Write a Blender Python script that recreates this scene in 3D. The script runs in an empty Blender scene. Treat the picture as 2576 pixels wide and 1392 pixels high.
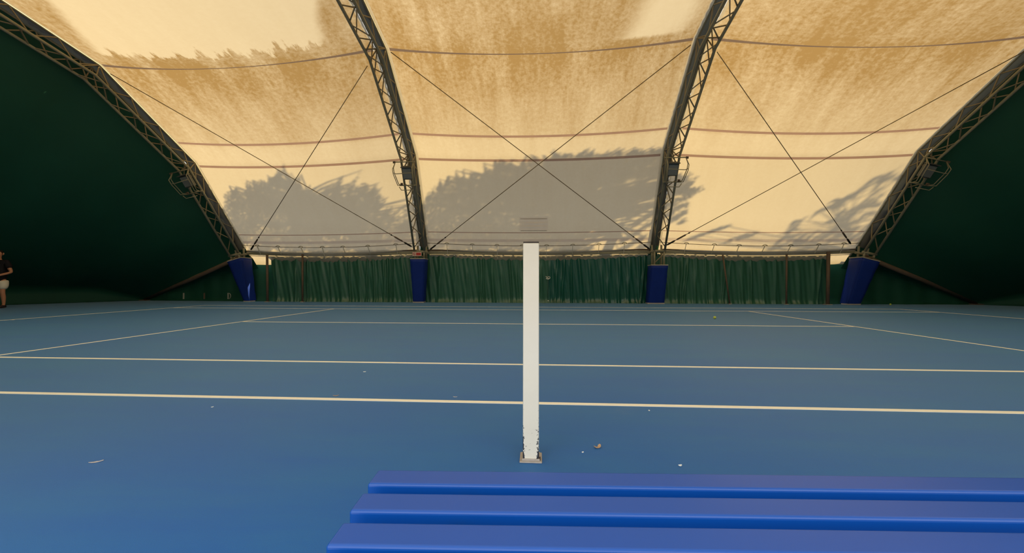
import bpy, math, random
from mathutils import Vector as V, Matrix, Quaternion
random.seed(7)
R = random.Random
SC = bpy.context.scene
COL = SC.collection
PI = math.pi

# ------------------------------------------------------------------ camera
CAM_P = V((0.0347, -3.0035, 0.9044))
FOC, YAW, PITCH, ROLL = 1018.1, 0.05985, 0.01068, 0.00169
fw = V((-math.sin(YAW)*math.cos(PITCH), math.cos(YAW)*math.cos(PITCH), math.sin(PITCH)))
r0 = V((math.cos(YAW), math.sin(YAW), 0)); u0 = r0.cross(fw)
CR = math.cos(ROLL)*r0 + math.sin(ROLL)*u0
CU = -math.sin(ROLL)*r0 + math.cos(ROLL)*u0
cd = bpy.data.cameras.new('camera'); cam = bpy.data.objects.new('camera', cd); COL.objects.link(cam)
cd.sensor_width = 36; cd.lens = FOC*36/2576; cd.clip_start = 0.02; cd.clip_end = 400
cam.matrix_world = Matrix(((CR.x, CU.x, -fw.x, CAM_P.x), (CR.y, CU.y, -fw.y, CAM_P.y), (CR.z, CU.z, -fw.z, CAM_P.z), (0, 0, 0, 1)))
SC.camera = cam

# ------------------------------------------------------------------ sky, sun, exposure
SUN_DIR = V((0.66, 0.36, 0.66)).normalized()
SUN_E, SUN_COL = 15.5, (1.0, 0.77, 0.37)
SKY_E, SKY_COL = 2.0, (0.95, 0.98, 1.0)
w = bpy.data.worlds.new('sky'); SC.world = w; w.use_nodes = True
bg = w.node_tree.nodes['Background']; bg.inputs[0].default_value = (*SKY_COL, 1); bg.inputs[1].default_value = SKY_E
sl = bpy.data.lights.new('sun', 'SUN'); sun = bpy.data.objects.new('sun', sl); COL.objects.link(sun)
sl.energy = SUN_E; sl.color = SUN_COL; sl.angle = 0.0093
sun.rotation_mode = 'QUATERNION'; sun.rotation_quaternion = SUN_DIR.to_track_quat('Z', 'Y'); sun.location = (30, 20, 30)
vs = SC.view_settings; vs.view_transform = 'Standard'; vs.look = 'None'; vs.gamma = 1; vs.use_curve_mapping = False
vs.exposure = 0.22
SC.cycles.use_denoising = True
SC.cycles.max_bounces = 12; SC.cycles.diffuse_bounces = 6; SC.cycles.transmission_bounces = 6

# ------------------------------------------------------------------ helpers
def ray(px, py):
    return (fw + CR*((px-1288)/FOC) + CU*((696-py)/FOC))
def at(px, py, Y):
    d = ray(px, py); return CAM_P + d*((Y-CAM_P.y)/d.y)
def atz(px, py, Z):
    d = ray(px, py); return CAM_P + d*((Z-CAM_P.z)/d.z)
def atp(px, py, p0, n):
    d = ray(px, py); return CAM_P + d*((V(p0)-CAM_P).dot(n)/d.dot(n))
def lin(r, g, b):
    f = lambda c: (c/255/12.92) if c/255 <= .04045 else ((c/255+.055)/1.055)**2.4
    return (f(r), f(g), f(b), 1)

class MB:
    def __init__(s): s.v = []; s.f = []; s.sm = []; s.uv = {}
    def quad(s, a, b, c, d, smooth=False):
        i = len(s.v); s.v += [tuple(a), tuple(b), tuple(c), tuple(d)]; s.f.append((i, i+1, i+2, i+3)); s.sm.append(smooth)
    def box(s, c, sz, rot=None):
        i = len(s.v); c = V(c)
        for z in (-1, 1):
            for y in (-1, 1):
                for x in (-1, 1):
                    p = V((x*sz[0]/2, y*sz[1]/2, z*sz[2]/2))
                    if rot: p = rot @ p
                    s.v.append(tuple(c+p))
        for f in ((0, 2, 3, 1), (4, 5, 7, 6), (0, 1, 5, 4), (2, 6, 7, 3), (0, 4, 6, 2), (1, 3, 7, 5)):
            s.f.append(tuple(i+k for k in f)); s.sm.append(False)
    def hexa(s, p):      # 8 points: bottom 4 ccw, top 4 ccw
        i = len(s.v); s.v += [tuple(q) for q in p]
        for f in ((3, 2, 1, 0), (4, 5, 6, 7), (0, 1, 5, 4), (1, 2, 6, 5), (2, 3, 7, 6), (3, 0, 4, 7)):
            s.f.append(tuple(i+k for k in f)); s.sm.append(False)
    def tube(s, pts, r, n=8, cap=True):
        pts = [V(p) for p in pts]; m = len(pts); base = len(s.v)
        rr = r if isinstance(r, (list, tuple)) else [r]*m
        t0 = (pts[1]-pts[0]).normalized()
        up = V((0, 0, 1)) if abs(t0.z) < .9 else V((1, 0, 0))
        a = t0.cross(up).normalized()
        for i, p in enumerate(pts):
            if i == 0: t = (pts[1]-pts[0])
            elif i == m-1: t = pts[-1]-pts[-2]
            else: t = (pts[i+1]-p).normalized()+(p-pts[i-1]).normalized()
            t.normalize(); a = (a - t*a.dot(t)).normalized(); b = t.cross(a)
            for k in range(n):
                an = 2*PI*k/n; s.v.append(tuple(p+a*math.cos(an)*rr[i]+b*math.sin(an)*rr[i]))
        for i in range(m-1):
            for k in range(n):
                k2 = (k+1) % n
                s.f.append((base+i*n+k, base+i*n+k2, base+(i+1)*n+k2, base+(i+1)*n+k)); s.sm.append(True)
        if cap:
            s.f.append(tuple(base+k for k in reversed(range(n)))); s.sm.append(False)
            s.f.append(tuple(base+(m-1)*n+k for k in range(n))); s.sm.append(False)
    def lathe(s, prof, c=(0, 0, 0), n=16):
        base = len(s.v); c = V(c)
        for r, z in prof:
            for k in range(n):
                an = 2*PI*k/n; s.v.append((c.x+r*math.cos(an), c.y+r*math.sin(an), c.z+z))
        for i in range(len(prof)-1):
            for k in range(n):
                k2 = (k+1) % n
                s.f.append((base+i*n+k, base+i*n+k2, base+(i+1)*n+k2, base+(i+1)*n+k)); s.sm.append(True)
    def grid(s, fn, nu, nv, uvfn=None, smooth=True):
        base = len(s.v)
        for j in range(nv+1):
            for i in range(nu+1):
                s.v.append(tuple(fn(i/nu, j/nv)))
                if uvfn: s.uv[len(s.v)-1] = uvfn(i/nu, j/nv)
        for j in range(nv):
            for i in range(nu):
                a = base+j*(nu+1)+i
                s.f.append((a, a+1, a+nu+2, a+nu+1)); s.sm.append(smooth)
    def mesh(s, name, mat=None):
        me = bpy.data.meshes.new(name); me.from_pydata(s.v, [], s.f)
        me.polygons.foreach_set('use_smooth', s.sm)
        if s.uv:
            l = me.uv_layers.new(name='UVMap')
            for lp in me.loops: l.data[lp.index].uv = s.uv.get(lp.vertex_index, (0, 0))
        if mat: me.materials.append(mat)
        me.update(); return me
    def obj(s, name, mat=None, parent=None):
        return link(name, s.mesh(name, mat), parent)

def link(name, me, parent=None):
    o = bpy.data.objects.new(name, me); COL.objects.link(o)
    if parent:
        o.parent = parent
        o.matrix_parent_inverse = parent.matrix_world.inverted() if parent.type != 'EMPTY' else Matrix.Translation(-V(parent.location))
    return o
def empty(name, loc):
    o = bpy.data.objects.new(name, None); COL.objects.link(o); o.location = loc; o.empty_display_size = .2; return o
def tag(o, label=None, cat=None, group=None, kind=None):
    if label: o['label'] = label
    if cat: o['category'] = cat
    if group: o['group'] = group
    if kind: o['kind'] = kind
    return o
def thing(name, loc, label, cat, group=None): return tag(empty(name, loc), label, cat, group)
def bevel(o, w_, seg=2):
    m = o.modifiers.new('bevel', 'BEVEL'); m.width = w_; m.segments = seg; m.limit_method = 'ANGLE'; return o

# ------------------------------------------------------------------ materials
def newmat(name):
    m = bpy.data.materials.new(name); m.use_nodes = True; nt = m.node_tree
    return m, nt, nt.nodes, nt.links, nt.nodes['Principled BSDF']
def plain(name, col, rough=.6, spec=.4, var=.12, scale=8, metal=0, bump=0, bscale=60):
    m, nt, N, L, P = newmat(name)
    tc = N.new('ShaderNodeTexCoord'); nz = N.new('ShaderNodeTexNoise'); nz.inputs['Scale'].default_value = scale; nz.inputs['Detail'].default_value = 5
    L.new(tc.outputs['Object'], nz.inputs['Vector'])
    mx = N.new('ShaderNodeMix'); mx.data_type = 'RGBA'
    c = col[:3]
    mx.inputs[6].default_value = (*[x*(1-var) for x in c], 1); mx.inputs[7].default_value = (*[min(1, x*(1+var)) for x in c], 1)
    L.new(nz.outputs['Fac'], mx.inputs[0]); L.new(mx.outputs[2], P.inputs['Base Color'])
    P.inputs['Roughness'].default_value = rough; P.inputs['Specular IOR Level'].default_value = spec; P.inputs['Metallic'].default_value = metal
    if bump:
        n2 = N.new('ShaderNodeTexNoise'); n2.inputs['Scale'].default_value = bscale; L.new(tc.outputs['Object'], n2.inputs['Vector'])
        b = N.new('ShaderNodeBump'); b.inputs['Strength'].default_value = bump; L.new(n2.outputs['Fac'], b.inputs['Height']); L.new(b.outputs[0], P.inputs['Normal'])
    return m

def math_(N, L, op, a, b=None, c=None, clamp=False):
    n = N.new('ShaderNodeMath'); n.operation = op; n.use_clamp = clamp
    for i, x in enumerate((a, b, c)):
        if x is None: continue
        if isinstance(x, (int, float)): n.inputs[i].default_value = x
        else: L.new(x, n.inputs[i])
    return n.outputs[0]
def sstep(N, L, x, a, b):
    n = N.new('ShaderNodeMapRange'); n.interpolation_type = 'SMOOTHSTEP'
    L.new(x, n.inputs[0])
    for i, q in ((1, a), (2, b)):
        if isinstance(q, (int, float)): n.inputs[i].default_value = q
        else: L.new(q, n.inputs[i])
    n.inputs[3].default_value = 0; n.inputs[4].default_value = 1
    return n.outputs[0]
def noise(N, L, vec, scale, detail=4, rough=.55, dist=0):
    n = N.new('ShaderNodeTexNoise'); n.inputs['Scale'].default_value = scale; n.inputs['Detail'].default_value = detail
    n.inputs['Roughness'].default_value = rough; n.inputs['Distortion'].default_value = dist
    L.new(vec, n.inputs['Vector']); return n.outputs['Fac']
def comb(N, L, x, y, z=0):
    n = N.new('ShaderNodeCombineXYZ')
    for i, q in enumerate((x, y, z)):
        if isinstance(q, (int, float)): n.inputs[i].default_value = q
        else: L.new(q, n.inputs[i])
    return n.outputs[0]

CLEAN_T = (.150, .130, .098); DIRT_MUL = (.50, .38, .215)
def membrane_mat(name, width, seed, patch, gain=1.0):
    """translucent coated fabric; UV = (0..1 across, metres up from the far foot)."""
    m, nt, N, L, P = newmat(name); N.remove(P)
    uv = N.new('ShaderNodeUVMap'); sp = N.new('ShaderNodeSeparateXYZ'); L.new(uv.outputs[0], sp.inputs[0])
    u, vr = sp.outputs[0], sp.outputs[1]
    v = math_(N, L, 'MINIMUM', vr, math_(N, L, 'SUBTRACT', 2*10.487, vr))
    near_boost = sstep(N, L, vr, 11.5, 13.5)
    X = math_(N, L, 'MULTIPLY', u, width)
    blot = noise(N, L, comb(N, L, X, v, seed), .55, 4)
    streak = noise(N, L, comb(N, L, math_(N, L, 'MULTIPLY', X, 2.2), math_(N, L, 'MULTIPLY', v, .33), seed+3), 1.0, 5, .6)
    fine = noise(N, L, comb(N, L, math_(N, L, 'MULTIPLY', X, 9), math_(N, L, 'MULTIPLY', v, 1.3), seed+5), 1.0, 4, .6)
    speck = noise(N, L, comb(N, L, X, v, seed+9), 9.0, 6, .7)
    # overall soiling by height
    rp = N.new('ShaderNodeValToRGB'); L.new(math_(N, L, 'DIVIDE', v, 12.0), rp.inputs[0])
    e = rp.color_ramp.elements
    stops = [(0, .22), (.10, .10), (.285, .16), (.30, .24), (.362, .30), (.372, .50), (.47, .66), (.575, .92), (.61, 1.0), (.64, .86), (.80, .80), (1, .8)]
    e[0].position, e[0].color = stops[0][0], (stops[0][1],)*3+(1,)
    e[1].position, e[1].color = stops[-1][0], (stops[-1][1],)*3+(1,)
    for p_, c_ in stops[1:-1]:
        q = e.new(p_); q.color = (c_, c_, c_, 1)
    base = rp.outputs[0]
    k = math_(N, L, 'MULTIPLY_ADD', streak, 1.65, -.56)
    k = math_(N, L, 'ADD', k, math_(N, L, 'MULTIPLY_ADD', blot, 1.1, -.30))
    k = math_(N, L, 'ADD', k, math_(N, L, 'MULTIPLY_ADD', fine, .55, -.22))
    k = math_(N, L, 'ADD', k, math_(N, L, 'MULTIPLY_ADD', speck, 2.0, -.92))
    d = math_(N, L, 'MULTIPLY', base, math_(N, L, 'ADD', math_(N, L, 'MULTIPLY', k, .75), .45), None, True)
    # cleaned / replaced cloth with its own outline
    if patch:
        ua, ub, soft, v0, amp, sfreq, tilt = patch
        ed = noise(N, L, comb(N, L, math_(N, L, 'MULTIPLY', X, sfreq), math_(N, L, 'MULTIPLY', v, .9), seed+13), 1.0, 6, .7)
        vv = math_(N, L, 'ADD', v, math_(N, L, 'MULTIPLY_ADD', ed, -amp, amp*.5))
        pm = sstep(N, L, vv, v0, v0+.16)
        uu = math_(N, L, 'ADD', u, math_(N, L, 'MULTIPLY_ADD', blot, .10, -.05))
        uu = math_(N, L, 'ADD', uu, math_(N, L, 'MULTIPLY_ADD', v, -tilt, tilt*7.3))
        a_ = sstep(N, L, uu, ua, ua+soft); b_ = math_(N, L, 'SUBTRACT', 1.0, sstep(N, L, uu, ub-soft, ub))
        pm = math_(N, L, 'MULTIPLY', pm, math_(N, L, 'MULTIPLY', a_, b_))
        d = math_(N, L, 'MULTIPLY', d, math_(N, L, 'MULTIPLY_ADD', pm, -.86, 1.0))
    d = math_(N, L, 'MULTIPLY', d, math_(N, L, 'MULTIPLY_ADD', near_boost, -.9, 1.0))  # soiling taken off the unseen near slope so it brightens the hall
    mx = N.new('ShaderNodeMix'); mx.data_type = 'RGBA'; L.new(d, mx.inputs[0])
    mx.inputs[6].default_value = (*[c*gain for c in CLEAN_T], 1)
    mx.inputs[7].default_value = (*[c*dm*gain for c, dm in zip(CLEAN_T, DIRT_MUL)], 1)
    # unseen near slope: extra transmission added to light the floor and net post
    boost_mix = N.new('ShaderNodeMix'); boost_mix.data_type = 'RGBA'; L.new(near_boost, boost_mix.inputs[0]); L.new(mx.outputs[2], boost_mix.inputs[6]); boost_mix.inputs[7].default_value = (.30, .27, .21, 1)
    tr = N.new('ShaderNodeBsdfTranslucent'); L.new(boost_mix.outputs[2], tr.inputs[0])
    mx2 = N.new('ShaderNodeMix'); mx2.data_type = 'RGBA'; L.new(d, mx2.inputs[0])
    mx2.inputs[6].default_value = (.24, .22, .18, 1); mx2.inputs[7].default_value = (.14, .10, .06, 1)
    df = N.new('ShaderNodeBsdfDiffuse'); L.new(mx2.outputs[2], df.inputs[0])
    ad = N.new('ShaderNodeAddShader'); L.new(tr.outputs[0], ad.inputs[0]); L.new(df.outputs[0], ad.inputs[1])
    bp = N.new('ShaderNodeBump'); bp.inputs['Strength'].default_value = .12; L.new(fine, bp.inputs['Height'])
    L.new(bp.outputs[0], df.inputs['Normal'])
    L.new(ad.outputs[0], N['Material Output'].inputs[0])
    return m
def cloth_trans(name, t, d):
    m, nt, N, L, P = newmat(name); N.remove(P)
    tc = N.new('ShaderNodeTexCoord'); nz = noise(N, L, tc.outputs['Object'], 3, 5)
    mx = N.new('ShaderNodeMix'); mx.data_type = 'RGBA'; L.new(nz, mx.inputs[0]); mx.inputs[6].default_value = (*[x*.85 for x in t], 1); mx.inputs[7].default_value = (*[x*1.15 for x in t], 1)
    tr = N.new('ShaderNodeBsdfTranslucent'); L.new(mx.outputs[2], tr.inputs[0])
    df = N.new('ShaderNodeBsdfDiffuse'); df.inputs[0].default_value = (*d, 1)
    ad = N.new('ShaderNodeAddShader'); L.new(tr.outputs[0], ad.inputs[0]); L.new(df.outputs[0], ad.inputs[1])
    L.new(ad.outputs[0], N['Material Output'].inputs[0]); return m

def court_mat():
    m, nt, N, L, P = newmat('court_acrylic')
    tc = N.new('ShaderNodeTexCoord'); o = tc.outputs['Object']
    a = noise(N, L, o, .35, 5, .6); b = noise(N, L, o, 2.2, 6, .65); c = noise(N, L, o, 320, 2)
    sx = N.new('ShaderNodeMapping'); sx.inputs['Scale'].default_value = (.5, 2.4, 1); sx.inputs['Rotation'].default_value = (0, 0, -.35); L.new(o, sx.inputs[0])
    s = noise(N, L, sx.outputs[0], 1.1, 6, .65)
    f = math_(N, L, 'ADD', math_(N, L, 'MULTIPLY', a, .5), math_(N, L, 'MULTIPLY', s, .5))
    mx = N.new('ShaderNodeMix'); mx.data_type = 'RGBA'; L.new(sstep(N, L, f, .35, .68), mx.inputs[0])
    mx.inputs[6].default_value = (.002, .098, .40, 1); mx.inputs[7].default_value = (.010, .130, .38, 1)
    # dust and scuffs
    du = sstep(N, L, math_(N, L, 'ADD', math_(N, L, 'MULTIPLY', b, .55), math_(N, L, 'MULTIPLY', s, .45)), .56, .78)
    mx2 = N.new('ShaderNodeMix'); mx2.data_type = 'RGBA'; L.new(math_(N, L, 'MULTIPLY', du, .22), mx2.inputs[0]); L.new(mx.outputs[2], mx2.inputs[6]); mx2.inputs[7].default_value = (.18, .23, .30, 1)
    gr = N.new('ShaderNodeMix'); gr.data_type = 'RGBA'; gr.blend_type = 'MULTIPLY'; gr.inputs[0].default_value = .35
    L.new(mx2.outputs[2], gr.inputs[6]); cc = N.new('ShaderNodeValToRGB'); L.new(c, cc.inputs[0]); cc.color_ramp.elements[0].position = .3; cc.color_ramp.elements[0].color = (.6, .6, .6, 1); cc.color_ramp.elements[1].position = .7; L.new(cc.outputs[0], gr.inputs[7])
    L.new(gr.outputs[2], P.inputs['Base Color'])
    P.inputs['Roughness'].default_value = .62; P.inputs['Specular IOR Level'].default_value = .3
    P.inputs['Sheen Weight'].default_value = .32; P.inputs['Sheen Roughness'].default_value = .35; P.inputs['Sheen Tint'].default_value = (.70, .95, 1, 1)
    bp = N.new('ShaderNodeBump'); bp.inputs['Strength'].default_value = .12; bp.inputs['Distance'].default_value = .004; L.new(c, bp.inputs['Height']); L.new(bp.outputs[0], P.inputs['Normal'])
    return m

def post_mat():
    m, nt, N, L, P = newmat('chipped_white_paint')
    tc = N.new('ShaderNodeTexCoord'); o = tc.outputs['Object']; sp = N.new('ShaderNodeSeparateXYZ'); L.new(o, sp.inputs[0])
    z = sp.outputs[2]; ex = math_(N, L, 'ABSOLUTE', sp.outputs[0])
    n1 = noise(N, L, o, 95, 5, .65); n2 = noise(N, L, o, 34, 4, .6)
    low = math_(N, L, 'SUBTRACT', 1.0, sstep(N, L, z, .02, .34))
    edge = sstep(N, L, ex, .022, .040)
    th = math_(N, L, 'SUBTRACT', .755, math_(N, L, 'MULTIPLY', low, .10))
    th = math_(N, L, 'SUBTRACT', th, math_(N, L, 'MULTIPLY', math_(N, L, 'MULTIPLY', edge, math_(N, L, 'ADD', low, .15)), .17))
    chip = sstep(N, L, math_(N, L, 'MAXIMUM', n1, math_(N, L, 'MULTIPLY', n2, .98)), th, math_(N, L, 'ADD', th, .012))
    gr = noise(N, L, o, 9, 5)
    mx = N.new('ShaderNodeMix'); mx.data_type = 'RGBA'; L.new(gr, mx.inputs[0]); mx.inputs[6].default_value = (.82, .75, .62, 1); mx.inputs[7].default_value = (.90, .83, .70, 1)
    m2 = N.new('ShaderNodeMix'); m2.data_type = 'RGBA'; L.new(chip, m2.inputs[0]); L.new(mx.outputs[2], m2.inputs[6]); m2.inputs[7].default_value = (.02, .022, .03, 1)
    L.new(m2.outputs[2], P.inputs['Base Color']); P.inputs['Roughness'].default_value = .45
    return m

M = {}
M['court'] = court_mat()
M['line'] = plain('line_paint', (.95, .90, .78), .6, .4, .03, 20)
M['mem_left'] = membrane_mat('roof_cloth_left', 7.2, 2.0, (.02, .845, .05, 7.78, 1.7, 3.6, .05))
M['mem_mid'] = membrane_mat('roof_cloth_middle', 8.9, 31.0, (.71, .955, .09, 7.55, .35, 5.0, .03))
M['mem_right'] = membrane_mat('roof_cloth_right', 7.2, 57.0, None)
M['seam'] = cloth_trans('seam_tape', (.066, .042, .033), (.14, .10, .07))
M['seam_dark'] = cloth_trans('dark_seam_tape', (.034, .024, .019), (.13, .095, .07))
M['seam_thin'] = cloth_trans('thin_seam_tape', (.105, .085, .067), (.2, .17, .13))
M['cuff'] = cloth_trans('edge_cuff_cloth', (.09, .076, .055), (.42, .40, .35))
M['patch'] = cloth_trans('patch_cloth', (.125, .105, .080), (.24, .21, .17))
M['flap'] = cloth_trans('gutter_cloth', (.0045, .0052, .006), (.115, .115, .108))
M['steel'] = plain('olive_steel', (.25, .235, .165), .5, .4, .2, 6, .1)
M['brace'] = plain('olive_brace', (.23, .19, .12), .55, .35, .2, 6, .1)
M['rust'] = plain('brown_steel', (.12, .085, .062), .65, .3, .25, 9)
M['galv'] = plain('galvanised', (.46, .45, .40), .45, .5, .12, 14, .4)
M['cable'] = plain('wire_rope', (.19, .135, .07), .5, .4, .1, 30, .3)
M['dark'] = plain('black_fitting', (.018, .016, .014), .6, .3)
M['white_strap'] = plain('webbing', (.55, .53, .47), .7, .3, .1, 20)
M['green_wall'] = plain('dark_green_wall_cloth', (.006, .060, .038), .62, .30, .18, 1.1, 0, .1, 8)
M['green_lower'] = plain('green_corner_cloth', (.010, .070, .044), .55, .3, .15, 2, 0, .1, 9)
M['curtain_a'] = plain('green_curtain', (.030, .115, .072), .32, .6, .15, 3)
M['curtain_b'] = plain('deep_green_curtain', (.010, .085, .060), .27, .7, .15, 3)
M['pad'] = plain('navy_pad_vinyl', (.009, .030, .22), .6, .2, .1, 5, 0, .12, 7)
M['pad_plate'] = plain('pale_plate', (.36, .33, .28), .6, .3)
M['post'] = post_mat()
M['socket'] = plain('worn_socket_metal', (.44, .39, .35), .6, .4, .2, 60, .2)
M['cap'] = plain('post_cap_steel', (.045, .03, .025), .6, .3)
M['bench'] = plain('blue_plastic_slat', (.0005, .068, .34), .36, .55, .03, 4, 0, .03, 500)
M['ball'] = plain('tennis_felt', (.52, .62, .10), .95, .1, .15, 120, 0, .4, 300)
M['white'] = plain('white_rubber', (.8, .8, .75), .6)
M['leaf_dry'] = plain('dry_leaf', (.50, .33, .20), .8, .2, .3, 60)
M['leaf_pale'] = plain('pale_leaf', (.55, .48, .42), .8, .2, .25, 60)
M['paper'] = plain('paper_scrap', (.80, .82, .80), .8, .2, .05, 60)
M['sign_white'] = plain('sign_white', (.62, .50, .46), .6)
M['sign_red'] = plain('sign_red', (.42, .035, .03), .6)
M['housing'] = plain('grey_lamp_housing', (.085, .088, .082), .5, .4, .1, 10, .3)
M['glass'] = plain('lamp_glass', (.17, .18, .175), .12, .8)
M['ground'] = plain('outside_ground', (.20, .17, .12), .9, .1, .3, .8)
M['bark'] = plain('bark', (.09, .06, .04), .9, .1, .3, 20)
M['leafgreen'] = plain('tree_leaf', (.03, .06, .015), .6, .3, .3, 3)
M['skin'] = plain('skin', (.46, .22, .13), .55, .4, .06, 20)
M['shirt'] = plain('black_shirt', (.012, .011, .016), .85, .2)
M['shorts'] = plain('white_shorts', (.72, .68, .60), .8, .2)
M['hair'] = plain('dark_hair', (.018, .012, .009), .7, .3)
M['shoe'] = plain('dark_shoe', (.03, .022, .025), .6, .3)
M['sole'] = plain('shoe_sole', (.75, .75, .74), .6, .3)
M['lip'] = plain('lip', (.30, .10, .08), .6); M['eye'] = plain('eye', (.02, .015, .012), .3)

# ------------------------------------------------------------------ outside ground and floor
g = MB(); g.box((0, 5, -.35), (160, 160, .5)); tag(g.obj('ground', M['ground']), kind='structure')
g = MB(); g.box((0, 5.3, -.05), (44, 18.6, .1)); floor = tag(g.obj('floor', M['court']), kind='structure')
def line(name, x0, x1, y0, y1):
    b = MB(); b.box(((x0+x1)/2, (y0+y1)/2, .0008), (x1-x0, y1-y0, .003)); b.obj(name, M['line'], floor)
HW = .027
for nm, y in (('doubles_sideline', 0), ('singles_sideline', 1.372), ('singles_sideline', 9.60), ('doubles_sideline', 10.973)):
    line(nm, -11.885, 11.885, y-HW, y+HW)
line('centre_service_line', -6.4, 6.4, 5.487-HW, 5.487+HW)
for s in (-1, 1):
    line('service_line', s*6.40-.025, s*6.40+.025, 1.372, 9.60)
    line('baseline', s*11.885-.03, s*11.885+.03, 0, 10.973)
    line('centre_mark', min(s*11.885, s*11.785), max(s*11.885, s*11.785), 5.462, 5.512)

# ------------------------------------------------------------------ arches: outline shared by roof, trusses and end walls
YC = 5.485
FAR = [V((13.2, 2.307)), V((11.536, 5.515)), V((8.6, 7.739)), V((YC, 8.425))]
OUT = FAR + [V((2*YC-p.x, p.y)) for p in reversed(FAR[:-1])]
SEG = [(OUT[i+1]-OUT[i]).length for i in range(6)]
LEN = sum(SEG); VK = SEG[0]; VS = SEG[0]+SEG[1]; VT = VS+SEG[2]
def offset(poly, D):
    ns = []
    for a, b in zip(poly[:-1], poly[1:]):
        d = (b-a).normalized(); n = V((-d.y, d.x))
        if n.dot(V((YC, 1.0))-a) < 0: n = -n
        ns.append(n)
    out = []
    for i, p in enumerate(poly):
        if i == 0: out.append(p+ns[0]*D)
        elif i == len(poly)-1: out.append(p+ns[-1]*D)
        else:
            m_ = (ns[i-1]+ns[i]).normalized(); out.append(p+m_*(D/m_.dot(ns[i])))
    return out
INN = offset(OUT, .45)
def along(poly, v):
    for i in range(len(poly)-1):
        l = (poly[i+1]-poly[i]).length
        if v <= l or i == len(poly)-2: return poly[i]+(poly[i+1]-poly[i])*(v/l)
        v -= l
def nrm_at(v):         # inward normal, eased across the corners
    n = V((0, 0))
    for k in (-.5, 0, .5):
        vv = min(max(v+k, .01), LEN-.01); a = along(OUT, max(vv-.02, 0)); b = along(OUT, vv+.02); d = (b-a).normalized(); q = V((-d.y, d.x))
        if q.dot(V((YC, 1))-a) < 0: q = -q
        n += q
    return n.normalized()
LEAN = .232
def arch_pt(x0, lean, xl, p):
    """x0: ground position of the arch, xl: offset across it, p=(y, s) in the arch plane"""
    return V((x0 + xl*math.cos(lean) + p.y*math.sin(lean), p.x, p.y*math.cos(lean) - xl*math.sin(lean)))
ARCH = {  # name: (x0 of the court-centre-side membrane edge, lean, side)
    'LI': (-4.36, 0, -1), 'RI': (4.509, 0, 1), 'LE': (-11.573, -LEAN, -1), 'RE': (11.716, LEAN, 1)}
GAP, TW = .04, .40
OW = .26      # the outer chord pair is closer than the inner pair

def edge(name, far_side, v):
    x0, ln, s = ARCH[name]; return arch_pt(x0, ln, s*(2*GAP+OW) if far_side else 0, along(OUT, v))
BAYS = {'left': (lambda v: edge('LE', False, v), lambda v: edge('LI', True, v)),
        'mid': (lambda v: edge('LI', False, v), lambda v: edge('RI', False, v)),
        'right': (lambda v: edge('RI', True, v), lambda v: edge('RE', False, v))}
SAG = {'left': 1.1, 'mid': 1.0, 'right': 1.05}
def sag(v):
    v = min(v, LEN-v)
    for (a, x), (b, y) in zip([(0, .10), (1.5, .24), (3.5, .36), (5, .30), (7.3, .42)], [(1.5, .24), (3.5, .36), (5, .30), (7.3, .42), (30, .45)]):
        if v <= b: return x+(y-x)*(v-a)/(b-a) if v >= a else x
def mem(bay, u, v, off=0.0):
    fa, fb = BAYS[bay]
    if v < 0 or v > LEN:       # skirt hanging behind the eave beam
        e = -v if v < 0 else v-LEN
        p = mem(bay, u, 0 if v < 0 else LEN, off); sgn = 1 if v < 0 else -1
        return p + V((0, sgn*.62*e, -.78*e))
    a, b = fa(v), fb(v); n = nrm_at(v); p = a+(b-a)*u
    k = sag(v)*SAG[bay]*4*u*(1-u)+off
    return p + V((0, n.x*k, n.y*k))

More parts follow.
